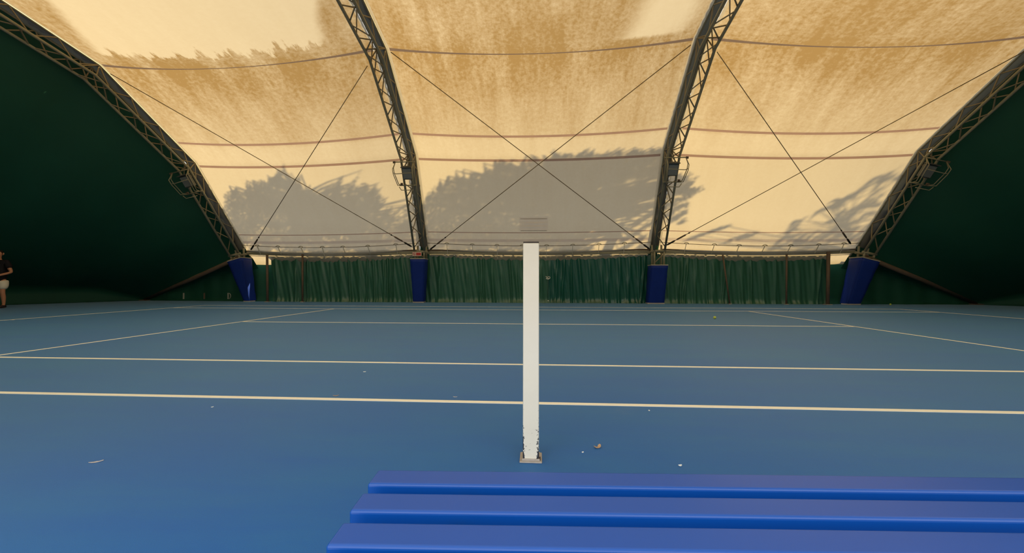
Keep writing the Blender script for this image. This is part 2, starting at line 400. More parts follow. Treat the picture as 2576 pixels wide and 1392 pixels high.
SKIRT = .85
PL_N = V((0, .887, .462)); PL_P = V((0, 13.2, 2.307))
def panel_uv(px, py, bay):
    p = atp(px, py, (0, 13.1, 2.26), PL_N); v = (p.z-2.28)/.888
    a, b = BAYS[bay][0](max(v, 0)), BAYS[bay][1](max(v, 0)); return (p.x-a.x)/(b.x-a.x), v
(u_a, v_a), (u_b, v_b) = panel_uv(1307, 579, 'mid'), panel_uv(1379, 542, 'mid')
CUFF = .009
k2, k3 = VK+.2385*SEG[1], .96*SEG[0]
BANDS = [('seam_band', VS-.052, VS+.042, 'seam_dark'), ('seam_band', k2-.042, k2+.042, 'seam'), ('seam_band', k3-.042, k3+.042, 'seam'),
         ('thin_seam', .60, .635, 'seam'), ('hem_band', .21, .33, 'seam_thin')]
BANDS += [(n, LEN-b, LEN-a, m) for n, a, b, m in BANDS]
CEIL = {}
for bay in ('left', 'mid', 'right'):
    vs_ = [-SKIRT, -.3, -.12, LEN+SKIRT, LEN+.3, LEN+.12] + [LEN*k/72 for k in range(73)] + [VK, VS, VT, LEN-VK, LEN-VS]
    holes = [(0, 1, a, b) for _, a, b, _ in BANDS]+[(0, CUFF, 0, LEN), (1-CUFF, 1, 0, LEN)]
    us_ = [k/28 for k in range(29)]+[CUFF, 1-CUFF]
    cuts = [x for _, a, b, _ in BANDS for x in (a, b)]
    if bay == 'mid': holes.append((u_a, u_b, v_a, v_b)); us_ += [u_a, u_b]; cuts += [v_a, v_b]
    def thin(vals, keep):
        out = []
        for x in sorted(set(vals)):
            if any(abs(x-k) < .012 for k in keep) and x not in keep: continue
            out.append(x)
        return out
    vsamp = thin(vs_+cuts, cuts+[VK, VS, VT, 0, LEN, LEN-VK, LEN-VS]); usamp = thin(us_, [0, 1, CUFF, 1-CUFF, u_a, u_b])
    b = MB(); nu, nv = len(usamp)-1, len(vsamp)-1
    b.grid(lambda u, t: mem(bay, usamp[round(u*nu)], vsamp[round(t*nv)]), nu, nv, lambda u, t: (usamp[round(u*nu)], vsamp[round(t*nv)]))
    keep = []
    for fi, f in enumerate(b.f):
        cu = sum(b.uv[k][0] for k in f)/4; cv = sum(b.uv[k][1] for k in f)/4
        if not any(h[0] < cu < h[1] and h[2] < cv < h[3] for h in holes): keep.append(fi)
    b.f = [b.f[k] for k in keep]; b.sm = [b.sm[k] for k in keep]
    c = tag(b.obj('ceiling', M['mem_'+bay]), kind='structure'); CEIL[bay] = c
    c['label'] = {'left': 'dirty cream roof membrane between the left end arch and its neighbour', 'mid': 'cream roof membrane between the two middle arches', 'right': 'tan roof membrane between the right middle arch and right end arch'}[bay]
    uin = [x for x in usamp if CUFF <= x <= 1-CUFF]; ni = len(uin)-1
    for nm, a, bb, mt in BANDS:
        q = MB(); q.grid(lambda u, t: mem(bay, uin[round(u*ni)], a+(bb-a)*t), ni, 1); q.obj(nm, M[mt], c)
    vin = [x for x in vsamp if 0 <= x <= LEN]; nvi = len(vin)-1
    for ua, ub in ((0, CUFF), (1-CUFF, 1)):     # doubled cloth laced to the arch
        q = MB(); q.grid(lambda u, t: mem(bay, ua+(ub-ua)*u, vin[round(t*nvi)]), 1, nvi); q.obj('edge_cuff', M['cuff'], c)
# stitched repair patch low on the middle panel
q = MB(); q.grid(lambda u, t: mem('mid', u_a+(u_b-u_a)*u, v_a+(v_b-v_a)*t, .014*math.sin(PI*t)*math.sin(PI*u)*(1+math.sin(t*25))), 10, 24)
pt = q.obj('patch', M['patch'], CEIL['mid']); pt['label'] = 'small rectangular stitched patch'
q = MB()
for vv in (v_a+.02, v_b-.07): q.grid(lambda u, t: mem('mid', u_a+(u_b-u_a)*(.04+.92*u), vv+.014*t, .03), 6, 1)
q.obj('patch_seam', M['rust'], pt)

# ------------------------------------------------------------------ lattice arches
unit = MB(); unit.tube([(0, 0, 0), (0, 0, 1)], 1, 6, True); UNIT = unit.mesh('brace', M['brace'])
def strut(name, a, b, r, parent, me=None):
    o = link(name, me or UNIT, parent); a, b = V(a), V(b); d = b-a
    q = d.to_track_quat('Z', 'Y'); o.rotation_mode = 'QUATERNION'; o.rotation_quaternion = q
    o.location = a; o.scale = (r, r, d.length); return o
ARCH_LABEL = {'LI': 'olive lattice arch left of the white net post, sign at its foot', 'RI': 'olive lattice arch right of the white net post, footed on a plain navy pad',
              'LE': 'lattice arch at the left end, against the dark green end wall', 'RE': 'lattice arch at the right end, against the dark green end wall'}
FOOT_Z = {'LI': 1.79, 'RI': 1.53, 'LE': 1.79, 'RE': 1.76}
for key, (x0, ln, s) in ARCH.items():
    base = arch_pt(x0, ln, s*(GAP+TW/2), V((13.0, 0)))
    t = thing('lattice_arch', base, ARCH_LABEL[key], 'arch')
    Pt = lambda xl, p: arch_pt(x0, ln, s*xl, p)
    xn, xf = GAP, GAP+TW; xo = GAP+OW
    for xl in (xn, xf):
        for poly, rr in ((OUT, .032), (INN, .042)):
            b = MB(); b.tube([Pt(xo if xl == xf and poly is OUT else xl, p) for p in poly], rr, 10); b.obj('chord', M['steel'], t)
    # zigzag bracing of the inner face and the two side faces
    def zig(fa, fb, r, pitch=1.06, ph=0.0, vmax=VT+1.0):
        v = ph+.12; k = 0
        while v < vmax-pitch:
            a0 = fa(v); m_ = fb(v+pitch/2); a1 = fa(v+pitch-.09)
            strut('brace', a0, m_, r, t); strut('brace', m_, a1, r, t); v += pitch
    inn = lambda xl: (lambda v: Pt(xl, along(INN, v*.965)))
    out = lambda xl: (lambda v: Pt(xl, along(OUT, v)))
    zig(inn(xf), inn(xn), .019, 1.06)
    zig(inn(xn), out(xn), .019, 1.06, .30)
    zig(inn(xf), out(xo), .019, 1.06, .62)
    for vv in (VK, VS):       # corner stiffeners at the two bends
        for xl in (xn, xf):
            for dv in (-.42, 0, .42): strut('brace', Pt(xl if xl == xn else xo, along(OUT, vv)), Pt(xl, along(INN, vv*.955+dv)), .019, t)
    # gutter cloth closing the outside between the two roof membranes
    b = MB(); rr = R(hash(key) % 97 if False else ord(key[0])+ord(key[1]))
    ph = rr.random()*6
    def fl(u, tt):
        v = LEN*tt; p = along(OUT, v); n = nrm_at(v)
        sag_ = .05*math.sin(PI*u)*(1+.6*math.sin(v*5.3+ph)) + .012*math.sin(v*23+u*7)
        if v < 3.2: sag_ += .10*math.sin(PI*u)*(.8+.5*math.sin(v*8+u*3+ph))
        return Pt(-.01+(2*GAP+OW+.02)*u, p-V((n.x, n.y))*.03+V((n.x, n.y))*sag_)
    b.grid(fl, 6, 160); b.obj('gutter_cloth', M['flap'], t)
    xa_, xb_ = (-.02, 2*GAP+OW+.02) if not ln else (.0, .95)
    gs = lambda tt: V((12.93, 2.97)).lerp(V((13.30, 2.32)), tt*2) if tt < .5 else V((13.30, 2.32)).lerp(V((13.74, 1.46)), tt*2-1)
    b = MB(); b.grid(lambda u, tt: Pt(xa_+(xb_-xa_)*u, gs(tt)), 6, 8); b.obj('gutter_skirt', M['green_lower'], t)
    # collar and stub legs under the truss, down to the plate on the padded column
    zt = FOOT_Z[key]
    for xl in (xn+.02, xf-.02):
        for yy in (12.83, 13.17):
            a = Pt(xl, V((yy, 2.32 if yy > 13 else 2.1))); bb = V((a.x-(.03*s if ln else 0), yy+.02, zt)); q = MB(); q.tube([a, bb], .04, 8); q.obj('stub_leg', M['steel'], t)
    q = MB()
    for yy in (12.83, 13.17):
        a = Pt(xn-.05, V((yy, 2.06))); bb = Pt(xf+.05, V((yy, 2.06))); q.tube([a, bb], .05, 8)
    q.obj('collar', M['steel'], t)
    strut('brace', Pt(xn, V((12.83, zt+.06))), Pt(xf, V((12.83, 1.98))), .019, t)

# ------------------------------------------------------------------ padded column bases
def pad(key, label, ft, fb, depth_t=.52, depth_b=.34, ydt=12.72, ydb=13.30):
    (xa, xb), (xc, xd) = ft, fb; zt = FOOT_Z[key]-.035
    bl = [V((xc, ydb, .05)), V((xd, ydb, .05)), V((xd, ydb+depth_b, .05)), V((xc, ydb+depth_b, .05))]
    tilt = {'LE': (-.10, .06), 'RE': (.06, -.10)}.get(key, (0, 0))
    tp = [V((xa, ydt, zt+tilt[0])), V((xb, ydt, zt+tilt[1])), V((xb, ydt+depth_t, zt+tilt[1])), V((xa, ydt+depth_t, zt+tilt[0]))]
    t = thing('column_pad', ((xc+xd)/2, ydb+.25, 0), label, 'padding')
    b = MB()
    nz = 14
    def ring(k):
        return [bl[i].lerp(tp[i], k) for i in range(4)]
    rs = R(ord(key[0])*3+ord(key[1]))
    rows = []
    for j in range(nz+1):
        c = ring(j/nz); row = []
        for i in range(4):
            for m_ in range(5):
                p = c[i].lerp(c[(i+1) % 4], m_/5); cen = sum(c, V((0, 0, 0)))/4
                dsp = (rs.random()-.5)*.018 + .014*math.sin(m_/5*PI)
                row.append(p+(p-cen).normalized()*dsp)
        rows.append(row)
    n = 20; base = len(b.v)
    for row in rows: b.v += [tuple(p) for p in row]
    for j in range(nz):
        for i in range(n):
            b.f.append((base+j*n+i, base+j*n+(i+1) % n, base+(j+1)*n+(i+1) % n, base+(j+1)*n+i)); b.sm.append(True)
    b.f.append(tuple(base+nz*n+i for i in range(n))); b.sm.append(False)
    o = b.obj('cover', M['pad'], t)
    q = MB(); cen = sum(tp, V((0, 0, 0)))/4
    top = [p+(p-cen)*.03+V((0, 0, .005)) for p in tp]; q.hexa(top+[p+V((0, 0, .035)) for p in top]); q.obj('top_plate', M['pad_plate'], t)
    q = MB(); q.box(((xc+xd)/2, ydb+.17, .025), (abs(xd-xc)+.02, .32, .05)); q.obj('base_plate', M['socket'], t)
    # stitched corner seam
    q = MB(); i = 1 if key in ('LI', 'LE') else 0
    q.tube([bl[i].lerp(tp[i], k/8)+V((0, -.012, 0)) for k in range(9)], .009, 6); q.obj('corner_seam', M['pad'], t)
pad('LI', 'navy padded column base under the arch with the red sign', (-4.95, -4.36), (-5.0, -4.57))
pad('RI', 'navy padded column base left of the right-hand pleated curtain', (4.42, 5.04), (4.44, 5.08))
pad('LE', 'navy padded column base leaning at the left end of the hall', (-12.5, -11.93), (-12.24, -11.97), .62, .40)
pad('RE', 'navy padded column base leaning at the right end of the hall', (12.08, 12.70), (11.98, 12.46), .62, .40)

# ------------------------------------------------------------------ eave beams with lacing, per bay
def mem_px(bay, px, v, off=.03):
    """point of the roof panel at height v whose picture column is px"""
    lo, hi = 0.0, 1.0
    for _ in range(30):
        m_ = (lo+hi)/2; p = mem(bay, m_, v, off)-CAM_P
        x = 1288+FOC*p.dot(CR)/p.dot(fw)
        if x < px: lo = m_
        else: hi = m_
    return lo
TIES = {'left': [648, 699, 756, 810, 862, 925, 996], 'mid': [1124, 1188, 1250, 1314, 1375, 1441, 1507, 1571], 'right': [1726, 1797, 1860, 1925, 1990, 2060, 2122]}
EAVE_LABEL = {'left': 'steel eave beam over the curtain left of the red sign', 'mid': 'steel eave beam behind the white net post', 'right': 'steel eave beam over the right-hand pleated curtain'}
for bay in ('left', 'mid', 'right'):
    xa = {'left': -12.15, 'mid': -4.42, 'right': 5.0}[bay]; xb = {'left': -4.78, 'mid': 4.55, 'right': 12.3}[bay]
    t = thing('eave_beam', ((xa+xb)/2, 13.38, 1.95), EAVE_LABEL[bay], 'beam')
    b = MB(); b.box(((xa+xb)/2, 13.36, 2.05), (xb-xa, .08, .13)); bevel(b.obj('beam', M['steel'], t), .012)
    b = MB(); b.tube([(xa, 13.30, 2.15), ((xa+xb)/2, 13.33, 2.16), (xb, 13.30, 2.15)], .035, 8); b.obj('upper_tube', M['rust'], t)
    b = MB(); b.tube([(xa+.1, 13.44, 1.965), (xb-.1, 13.44, 1.965)], .014, 8); b.obj('curtain_rail', M['galv'], t)
    hem = lambda u: mem(bay, u, .155-.10*4*u*(1-u), .035)
    b = MB(); b.tube([hem(k/40) for k in range(41)], .011, 6); b.obj('hem_rope', M['rust'], t)
    for px in TIES[bay]:
        u = mem_px(bay, px, .1); p = hem(u); q = V((p.x, 13.29, 1.99 if px not in (1250, 1375, 1314, 810) else 1.80))
        b = MB(); b.box((p.x, (p.y+q.y)/2, (p.z+q.z)/2), (.035, .012, (p-q).length), (q-p).to_track_quat('Z', 'X').to_matrix().to_4x4().to_3x3())
        st = b.obj('tie_strap', M['white_strap'], t)
        b = MB(); b.tube([p+V((.085*math.cos(a), -.012, .045*math.sin(a))) for a in [PI*k/8 for k in range(9)]], .014, 6); b.obj('loop', M['steel'], st)

# ------------------------------------------------------------------ pleated green curtains
def curtain(xa, xb, label, mat, seed, amp, freq, rings, zt=2.035, edge_px=None):
    rs = R(seed); t = thing('curtain', ((xa+xb)/2, 13.55, .02), label, 'curtain')
    folds = []; x = xa
    while x < xb:
        wd = rs.choice((rs.uniform(.12, .22), rs.uniform(.2, .6), rs.uniform(.25, .5)))/freq; folds.append((x, wd, rs.uniform(.3, 1.0), rs.uniform(-.16, .16))); x += wd
    def prof(x, k):
        y = 0
        for fx, wd, a, dr in folds:
            c = fx+wd/2+dr*(1-k)
            d_ = abs(x-c)/(wd*.5)
            if d_ < 1.6: y += a*(.75*math.exp(-(d_/.34)**2)+.35*max(0, 1-d_))
        return y
    nx = int((xb-xa)*44)
    def fn(u, k):
        x = xa+(xb-xa)*u
        a = amp*(.45+.55*min(1, (1-k)*2.2))
        yy = 13.50+.22*(1-k)-a*prof(x, k)+.012*math.sin(x*31+k*9)
        z = zt*k
        if k > .96 and rings: z -= .018*(.5-.5*math.cos(2*PI*(x-rings[0])/(.385)))
        if k < .06: yy -= .06*(1-k/.06)*(1+.5*math.sin(x*4.1+seed))
        return V((x, yy, z))
    b = MB(); b.grid(fn, nx, 22); o = b.obj('cloth', mat, t)
    for x in rings:
        r_ = MB(); r_.tube([V((x+.03*math.cos(a), 13.40, 1.962+.03*math.sin(a))) for a in [2*PI*k/10 for k in range(11)]], .009, 6, False); r_.obj('ring', M['white'], t)
    return t
rg = lambda ps: [at(p, 642, 13.45).x for p in ps]
curtain(-11.20, -4.68, 'green pleated curtain under the left eave beam', M['curtain_a'], 3, .12, .8, rg([700, 780, 822, 846, 870, 895, 940, 962, 984, 1009, 1022]))
curtain(-4.70, .56, 'green curtain left of the curtain gap, partly behind the net post', M['curtain_a'], 11, .10, .75, rg([1120, 1144, 1168, 1193, 1218, 1243, 1268, 1293]))
curtain(.52, 4.76, 'deep green curtain with narrow folds right of the net post', M['curtain_b'], 23, .11, 1.0, rg([1419, 1442, 1465, 1488, 1511, 1536, 1559, 1581, 1607]))
curtain(4.74, 11.45, 'green pleated curtain under the right eave beam', M['curtain_a'], 41, .11, .75, rg([1697, 1723, 1749, 1775, 1802, 1830, 1858]))
# the near side is closed in the same way, just behind the viewer
for xa_, xb_ in ((-12.2, -3.4), (3.4, 12.2)):        # drawn back in the middle, where the viewer stands
    b = MB(); b.grid(lambda u, k: V((xa_+(xb_-xa_)*u, -3.55+.05*math.sin(u*60)-.02*k, 2.35*k)), 120, 4); tag(b.obj('wall_near', M['curtain_a']), kind='structure')
for sgn_, xa_, xb_ in ((-1, -12.2, -17.35), (1, 12.2, 17.25)):
    b = MB(); b.grid(lambda u, k: V((xa_+(xb_-xa_)*u, -3.45, (2.35*(1-u)+.02)*k)), 12, 3); tag(b.obj('wall_near', M['green_lower']), kind='structure')
# knotted white lashing closing the gap of the curtains
kp = at(1378, 699, 13.42); t = thing('lashing', kp+V((0, .03, -.35)), 'white knotted cord on the gap between the two middle curtains', 'cord')
b = MB(); rs = R(5)
pts = [kp+V((rs.uniform(-.09, .09), rs.uniform(-.03, .02), rs.uniform(-.06, .06))) for _ in range(12)]
b.tube(pts, .016, 6); b.obj('knot', M['white'], t)
b = MB(); b.tube([kp, kp+V((.01, .05, -.25)), kp+V((.0, .06, -.85))], .008, 6); b.obj('cord', M['dark'], t)
b = MB(); e_ = at(1379, 757, 13.44); b.lathe([(.001, -.02), (.025, -.01), (.025, .012), (.001, .02)], e_, 10); b.obj('toggle', M['white'], t)

# slim posts in front of the curtains
for (pa, pb, rr, lab) in (((672, 641), (673, 757), .05, 'brown steel post beside the left end pad'), ((761, 640), (761, 757), .04, 'thin steel post on the curtain, right of the brown left post'),
                          ((1979, 640), (1978, 757), .035, 'thin steel post standing in front of the right curtain'), ((2084, 634), (2082, 763), .065, 'stout brown post beside the right end pad'),
                          ((1818, 641), (1836, 757), .030, 'slanting brown pole leaning on the right curtain')):
    a = at(*pa, 13.27); b_ = at(*pb, 13.32); b_.z = .0
    t = thing('curtain_post', b_, lab, 'post'); q = MB(); q.tube([b_, a], rr, 10); q.obj('shaft', M['rust'], t)
    q = MB(); q.box((b_.x, b_.y, .012), (rr*3.4, rr*3.4, .024)); q.obj('foot_plate', M['socket'], t)

# ------------------------------------------------------------------ end walls and corner cloths
GL = [(-17.35, 14.05), (-18.25, 12.3), (-19.1, 10.4), (-19.9, 7.5), (-20.1, YC)]
GRr = [(17.25, 14.0), (18.05, 12.7), (19.0, 10.6), (19.8, 7.5), (20.0, YC)]
def ground_curve(pts):
    pts = [V((x, y, 0)) for x, y in pts]; full = pts+[V((p.x, 2*YC-p.y, 0)) for p in reversed(pts[:-1])]
    d = [0]
    for a, b in zip(full[:-1], full[1:]): d.append(d[-1]+(b-a).length)
    def f(t):
        x = t*d[-1]
        for i in range(len(full)-1):
            if x <= d[i+1] or i == len(full)-2: return full[i].lerp(full[i+1], (x-d[i])/(d[i+1]-d[i]))
    return f
for key, gpts, nm, sgn in (('LE', GL, 'wall_left', -1), ('RE', GRr, 'wall_right', 1)):
    gc = ground_curve(gpts); x0, ln, s = ARCH[key]
    foot = gc(0); colx = arch_pt(x0, ln, s*.3, V((13.2, 1.95)))
    b = MB()
    def wall(u, k):
        v = LEN*u; top = arch_pt(x0, ln, s*(2*GAP+OW), along(OUT, v)); q0 = min(v, LEN-v)
        if q0 < .6: top = V((colx.x+sgn*.15, 13.12 if v < 1 else 2*YC-13.12, 1.80)).lerp(top, q0/.6)
        e = min(1, min(u, 1-u)/.10)
        bot = gc(u)+V((0, 0, .55*e))
        if k < .12:
            g0 = gc(u); return g0.lerp(bot, k/.12)
        q = (k-.12)/.88; p = bot.lerp(top, q)
        return p+V((-sgn*.5*e, 0, -.35*e))*math.sin(PI*q)
    b.grid(wall, 72, 25); wl = tag(b.obj(nm, M['green_wall']), kind='structure')
    q = MB(); q.tube([gc(k/60)+V((-sgn*.03, 0, .03)) for k in range(61)], .03, 6); q.obj('bottom_hem', M['green_wall'], wl)
    # vertical corner cloth below the raking strut
    inner = -10.95 if sgn < 0 else 11.3
    b = MB()
    def corner(u, k):
        x = inner+(foot.x-inner)*u; y = 13.80+(foot.y-13.80)*u
        xc = colx.x-inner; f = (x-inner)/xc
        g_ = (f-.8)/((foot.x-inner)/xc-.8)
        z = 1.84-.06*math.sin(PI*min(1, max(0, f/.8))) if f < .8 else min(1.84+(f-.8)*4, 2.0*(1-g_)+.02)
        if k > .9 and f > .95:
            P0 = V((colx.x+sgn*.15, 13.12, 1.80)); h_ = min(1, max(0, (x-P0.x)/(foot.x-P0.x))); e_ = P0.lerp(foot, h_)
            return V((x, y, z*.9)).lerp(V((x, e_.y-.02, e_.z+.03)), (k-.9)/.1)
        bul = .05*math.sin(x*3.3+k*2)+.03*math.sin(x*9.0)
        return V((x, y+bul*.6-(.08 if k < .05 else 0), z*k))
    b.grid(corner, 60, 14); wc = tag(b.obj('wall_far', M['green_lower']), kind='structure')
    if sgn < 0:
        for px in (463, 515, 575):
            p = at(px, 745, 13.62); q = MB()
            q.box(p+V((0, -.02, 0)), (.05, .03, .26)); q.obj('lacing_strap', M['galv'] if px != 515 else M['rust'], wc)
            if px == 575:
                q = MB(); q.tube([p+V((.03+.09*math.sin(a), -.03, -.12+.12*(1-math.cos(a)))) for a in [PI*k/8 for k in range(9)]], .012, 6); q.obj('lacing_loop', M['galv'], wc)
    # raking strut
    a = V((colx.x, 13.08, 1.84)); f_ = foot+V((0, -.05, .08)) if sgn < 0 else foot+V((0, -.05, .08))
    t = thing('raking_strut', f_, 'dark raking steel strut from the %s end pad down to the floor' % ('left' if sgn < 0 else 'right'), 'strut')
    q = MB(); q.tube([f_, f_.lerp(a, .5)+V((0, 0, -.04 if sgn < 0 else .02)), a], .085, 10); q.obj('tube', M['rust'], t)
    q = MB(); q.box((f_.x, f_.y, .02), (.4, .4, .04)); q.obj('foot_plate', M['rust'], t)

# ------------------------------------------------------------------ bracing cables crossing each bay
CAB = [((983, 131), 8.35, (1634, 627), 13.02, 'bracing cable falling from the left middle arch to the right middle arch foot'),
       ((1738, 113), 8.35, (1082, 628), 13.02, 'bracing cable falling from the right middle arch to the arch foot with the sign'),
       ((278, 186), 8.45, (1036, 621), 13.02, 'bracing cable falling from the left end arch to the arch foot with the sign'),
       ((924, 166), 8.30, (631, 629), 13.02, 'bracing cable falling from the left middle arch to the left end arch foot'),
       ((1804, 131), 8.30, (2140, 614), 13.02, 'bracing cable falling from the right middle arch to the right end arch foot'),
       ((2590, 122), 8.45, (1677, 617), 13.02, 'bracing cable falling from the right end arch to the right middle arch foot')]
for pa, ya, pb, yb, lab in CAB:
    a, b_ = at(*pa, ya), at(*pb, yb); t = thing('bracing_cable', b_, lab, 'cable')
    d = (b_-a).normalized(); q = MB(); q.tube([a, b_], .0125, 6); q.obj('cable', M['cable'], t)
    L_ = (b_-a).length
    q = MB(); q.tube([b_-d*.95, b_-d*.93, b_-d*.90, b_-d*.88], [.012, .026, .026, .012], 8); q.obj('clamp', M['dark'], t)
    q = MB(); q.tube([b_-d*.80, b_-d*.76, b_-d*.45, b_-d*.40], [.012, .03, .03, .012], 8); q.obj('turnbuckle', M['rust'], t)
    q = MB(); q.tube([b_-d*.36, b_-d*.30, b_-d*.06, b_], [.014, .034, .034, .016], 8); q.obj('shackle', M['dark'], t)

# ------------------------------------------------------------------ floodlights in guard frames at the bend of each arch
FL_LABEL = {'LI': 'caged floodlight on the lattice arch left of the net post', 'RI': 'caged floodlight on the lattice arch right of the net post',
            'LE': 'caged floodlight on the left end arch', 'RE': 'caged floodlight on the right end arch'}
for key, (x0, ln, s) in ARCH.items():
    K = INN[1]; ax = (OUT[1]-OUT[0]).normalized(); n = nrm_at(VK-.4)   # along the lower leg, inward
    def fp(xl, al, inn_): return arch_pt(x0, ln, s*xl, K+V((ax.x, ax.y))*al+V((n.x, n.y))*inn_)
    t = thing('floodlight', fp(GAP+TW/2, -.3, .2), FL_LABEL[key], 'lamp', 'floodlights on the arches')
    c = fp(GAP+TW/2-.03, -.40, .17)
    ex = (fp(1, 0, 0)-fp(0, 0, 0)).normalized(); ea = (fp(0, 1, 0)-fp(0, 0, 0)).normalized(); en = ex.cross(ea)
    if en.dot(fp(0, 0, 1)-fp(0, 0, 0)) < 0: en = -en
    rot = Matrix((ex, ea, en)).transposed()
    b = MB(); b.box(c, (.36, .44, .16), rot); bevel(b.obj('housing', M['housing'], t), .03)
    b = MB(); b.box(c+en*.085, (.30, .36, .012), rot); b.obj('glass', M['glass'], t)
    b = MB(); b.box(c+en*.05+ea*.235, (.38, .03, .22), rot); b.obj('visor', M['housing'], t)
    bar = lambda pts, r=.016: MBtube(pts, r, t)
    def MBtube(pts, r, t_):
        q = MB(); q.tube(pts, r, 6); return q.obj('guard_bar', M['steel'], t_)
    for (al, xs) in ((-.02, (-.10, .68)), (-.86, (-.04, .60))):
        bar([fp(xs[0], al, .12), fp(xs[1], al, .12)], .02)
    for inn_ in (.30, .42):
        bar([fp(.62, -.02, .12), fp(.66, -.16, inn_), fp(.66, -.34, inn_), fp(.56, -.74, inn_), fp(.50, -.86, .12)], .014)
        bar([fp(-.02, -.02, .12), fp(-.03, -.16, inn_), fp(.0, -.74, inn_), fp(.02, -.86, .12)], .014)
    bar([fp(.64, -.30, .42), fp(.55, -.32, .44), fp(.0, -.30, .42)], .014)
    bar([fp(.52, -.80, .40), fp(.46, -.92, .40), fp(.02, -.92, .40)], .014)
    for xl, al in ((.66, -.02), (.50, -.80)):
        q = MB(); q.box(fp(xl, al, .14), (.07, .07, .07), rot); q.obj('clamp', M['rust'], t)

# ------------------------------------------------------------------ sign on the foot of the arch
p = at(1049, 639.5, 12.72); t = thing('warning_sign', p+V((0, .02, -.08)), 'small white and red prohibition sign on the arch foot above a navy pad', 'sign')
b = MB(); b.box(p, (.36, .012, .155)); b.obj('panel', M['sign_white'], t)
b = MB(); b.box(p+V((.065, -.008, .0)), (.19, .006, .105)); b.obj('red_field', M['sign_red'], t)
b = MB(); c = p+V((-.115, -.010, .0))
b.tube([c+V((.048*math.cos(a), 0, .048*math.sin(a))) for a in [2*PI*k/20 for k in range(21)]], .007, 6, False); b.tube([c+V((-.034, 0, .034)), c+V((.034, 0, -.034))], .007, 6); b.obj('prohibition_ring', M['sign_red'], t)

# ------------------------------------------------------------------ net post
PX, PY = .0086, -.93
t = thing('net_post', (PX, PY, 0), 'white square net post with chipped paint in front of the court', 'post')
b = MB(); b.box((0, 0, .553), (.0805, .0805, 1.085)); o = b.mesh('shaft', M['post'])
sh = bevel(link('shaft', o, t), .006, 3); sh.location = (PX, PY, 0)
b = MB(); b.box((PX, PY, 1.0985), (.078, .078, .006)); b.obj('cap', M['cap'], t)
b = MB(); b.box((PX, PY, .0035), (.112, .118, .007)); bevel(b.obj('floor_flange', M['socket'], t), .003)
b = MB(); b.box((PX, PY, .010), (.090, .094, .012)); bevel(b.obj('socket', M['socket'], t), .003)
b = MB(); b.box((PX+.0455, PY-.03, .012), (.006, .02, .012)); b.obj('socket_screw', M['cap'], t)

# ------------------------------------------------------------------ bench in the foreground
BA = .038; ex = V((math.cos(BA), math.sin(BA), 0)); ey = V((-math.sin(BA), math.cos(BA), 0)); BL = 1.95
b0 = V((-.345, -2.045, 0))
rotb = Matrix((ex, ey, V((0, 0, 1)))).transposed()
t = thing('bench', b0+ex*BL/2-ey*.2, 'bright blue slatted plastic bench in front of the net post', 'bench')
sm = MB(); sm.box((0, 0, 0), (BL, .070, .046)); SM = sm.mesh('slat', M['bench'])
for k in range(4):
    c = b0+ex*(BL/2+.004*k)-ey*(.035+.1055*k)+V((0, 0, .427))
    o = link('slat', SM, t); o.location = c; o.rotation_euler = (0, 0, BA); bevel(o, .007, 4)
for q_ in (.22, BL-.22):
    m_ = b0+ex*q_-ey*.205
    b = MB(); b.box(m_+V((0, 0, .3915)), (.05, .40, .025), rotb); b.obj('cross_bar', M['galv'], t)
    for dy in (.17, -.17):
        b = MB(); b.box(m_+ey*dy+V((0, 0, .1895)), (.045, .045, .379), rotb); b.obj('leg', M['galv'], t)

# ------------------------------------------------------------------ balls and litter on the court
bp = atz(1798, 803, 0); t = thing('tennis_ball', (bp.x, bp.y, 0), 'yellow tennis ball lying on the far half of the court', 'ball')
b = MB(); b.lathe([(.0345*math.sin(PI*k/14)+.0001, .0345-.0345*math.cos(PI*k/14)) for k in range(15)], (bp.x, bp.y, 0), 20); b.obj('felt', M['ball'], t)
b = MB(); b.tube([(bp.x+.0347*math.cos(a)*math.cos(.6*math.sin(2*a)), bp.y+.0347*math.sin(a)*math.cos(.6*math.sin(2*a)), .0345+.0347*math.sin(.6*math.sin(2*a))) for a in [2*PI*k/32 for k in range(33)]], .0015, 5, False); b.obj('seam', M['white'], t)
p = at(2240, 766, 13.2); p.z = 0
b = MB(); b.lathe([(.034*math.sin(PI*k/10)+.0001, .034-.034*math.cos(PI*k/10)) for k in range(11)], (p.x, p.y, 0), 14); tag(b.obj('tennis_ball', M['ball']), 'pale tennis ball at the foot of the dark green corner cloth', 'ball')

def litter(name, px, py, pts, label, cat, mat, scale, ang, curl):
    c = atz(px, py, 0); b = MB(); n = len(pts)
    rz = Matrix.Rotation(ang, 3, 'Z'); top = []
    for i, (x, y) in enumerate(pts):
        q = rz @ V((x*scale, y*scale, 0)); top.append(c+q+V((0, 0, .004+curl*(x*x+y*y))))
    cen = c+V((0, 0, .003)); base = len(b.v)
    b.v += [tuple(cen)]+[tuple(q) for q in top]+[tuple(cen-V((0, 0, .002)))]+[tuple(q-V((0, 0, .003))) for q in top]
    for i in range(n):
        j = (i+1) % n
        b.f += [(base, base+1+i, base+1+j), (base+n+1, base+n+2+j, base+n+2+i), (base+1+i, base+n+2+i, base+n+2+j, base+1+j)]; b.sm += [False]*3
    o = b.obj(name, mat); return tag(o, label, cat)
LEAF = [(-1, -.1), (-.8, .35), (-.3, .30), (.1, .32), (.35, .75), (.8, .8), (1, .4), (.85, -.2), (.35, -.45), (-.3, -.5), (-.75, -.55)]
TWIG = [(-1, -.12), (-.4, .10), (.1, .22), (.35, .08), (1, .12), (.95, -.05), (.3, -.12), (-.1, -.22), (-.6, -.2)]
CHIP = [(-1, .2), (-.2, .7), (.9, .5), (1, -.1), (.2, -.7), (-.7, -.4)]
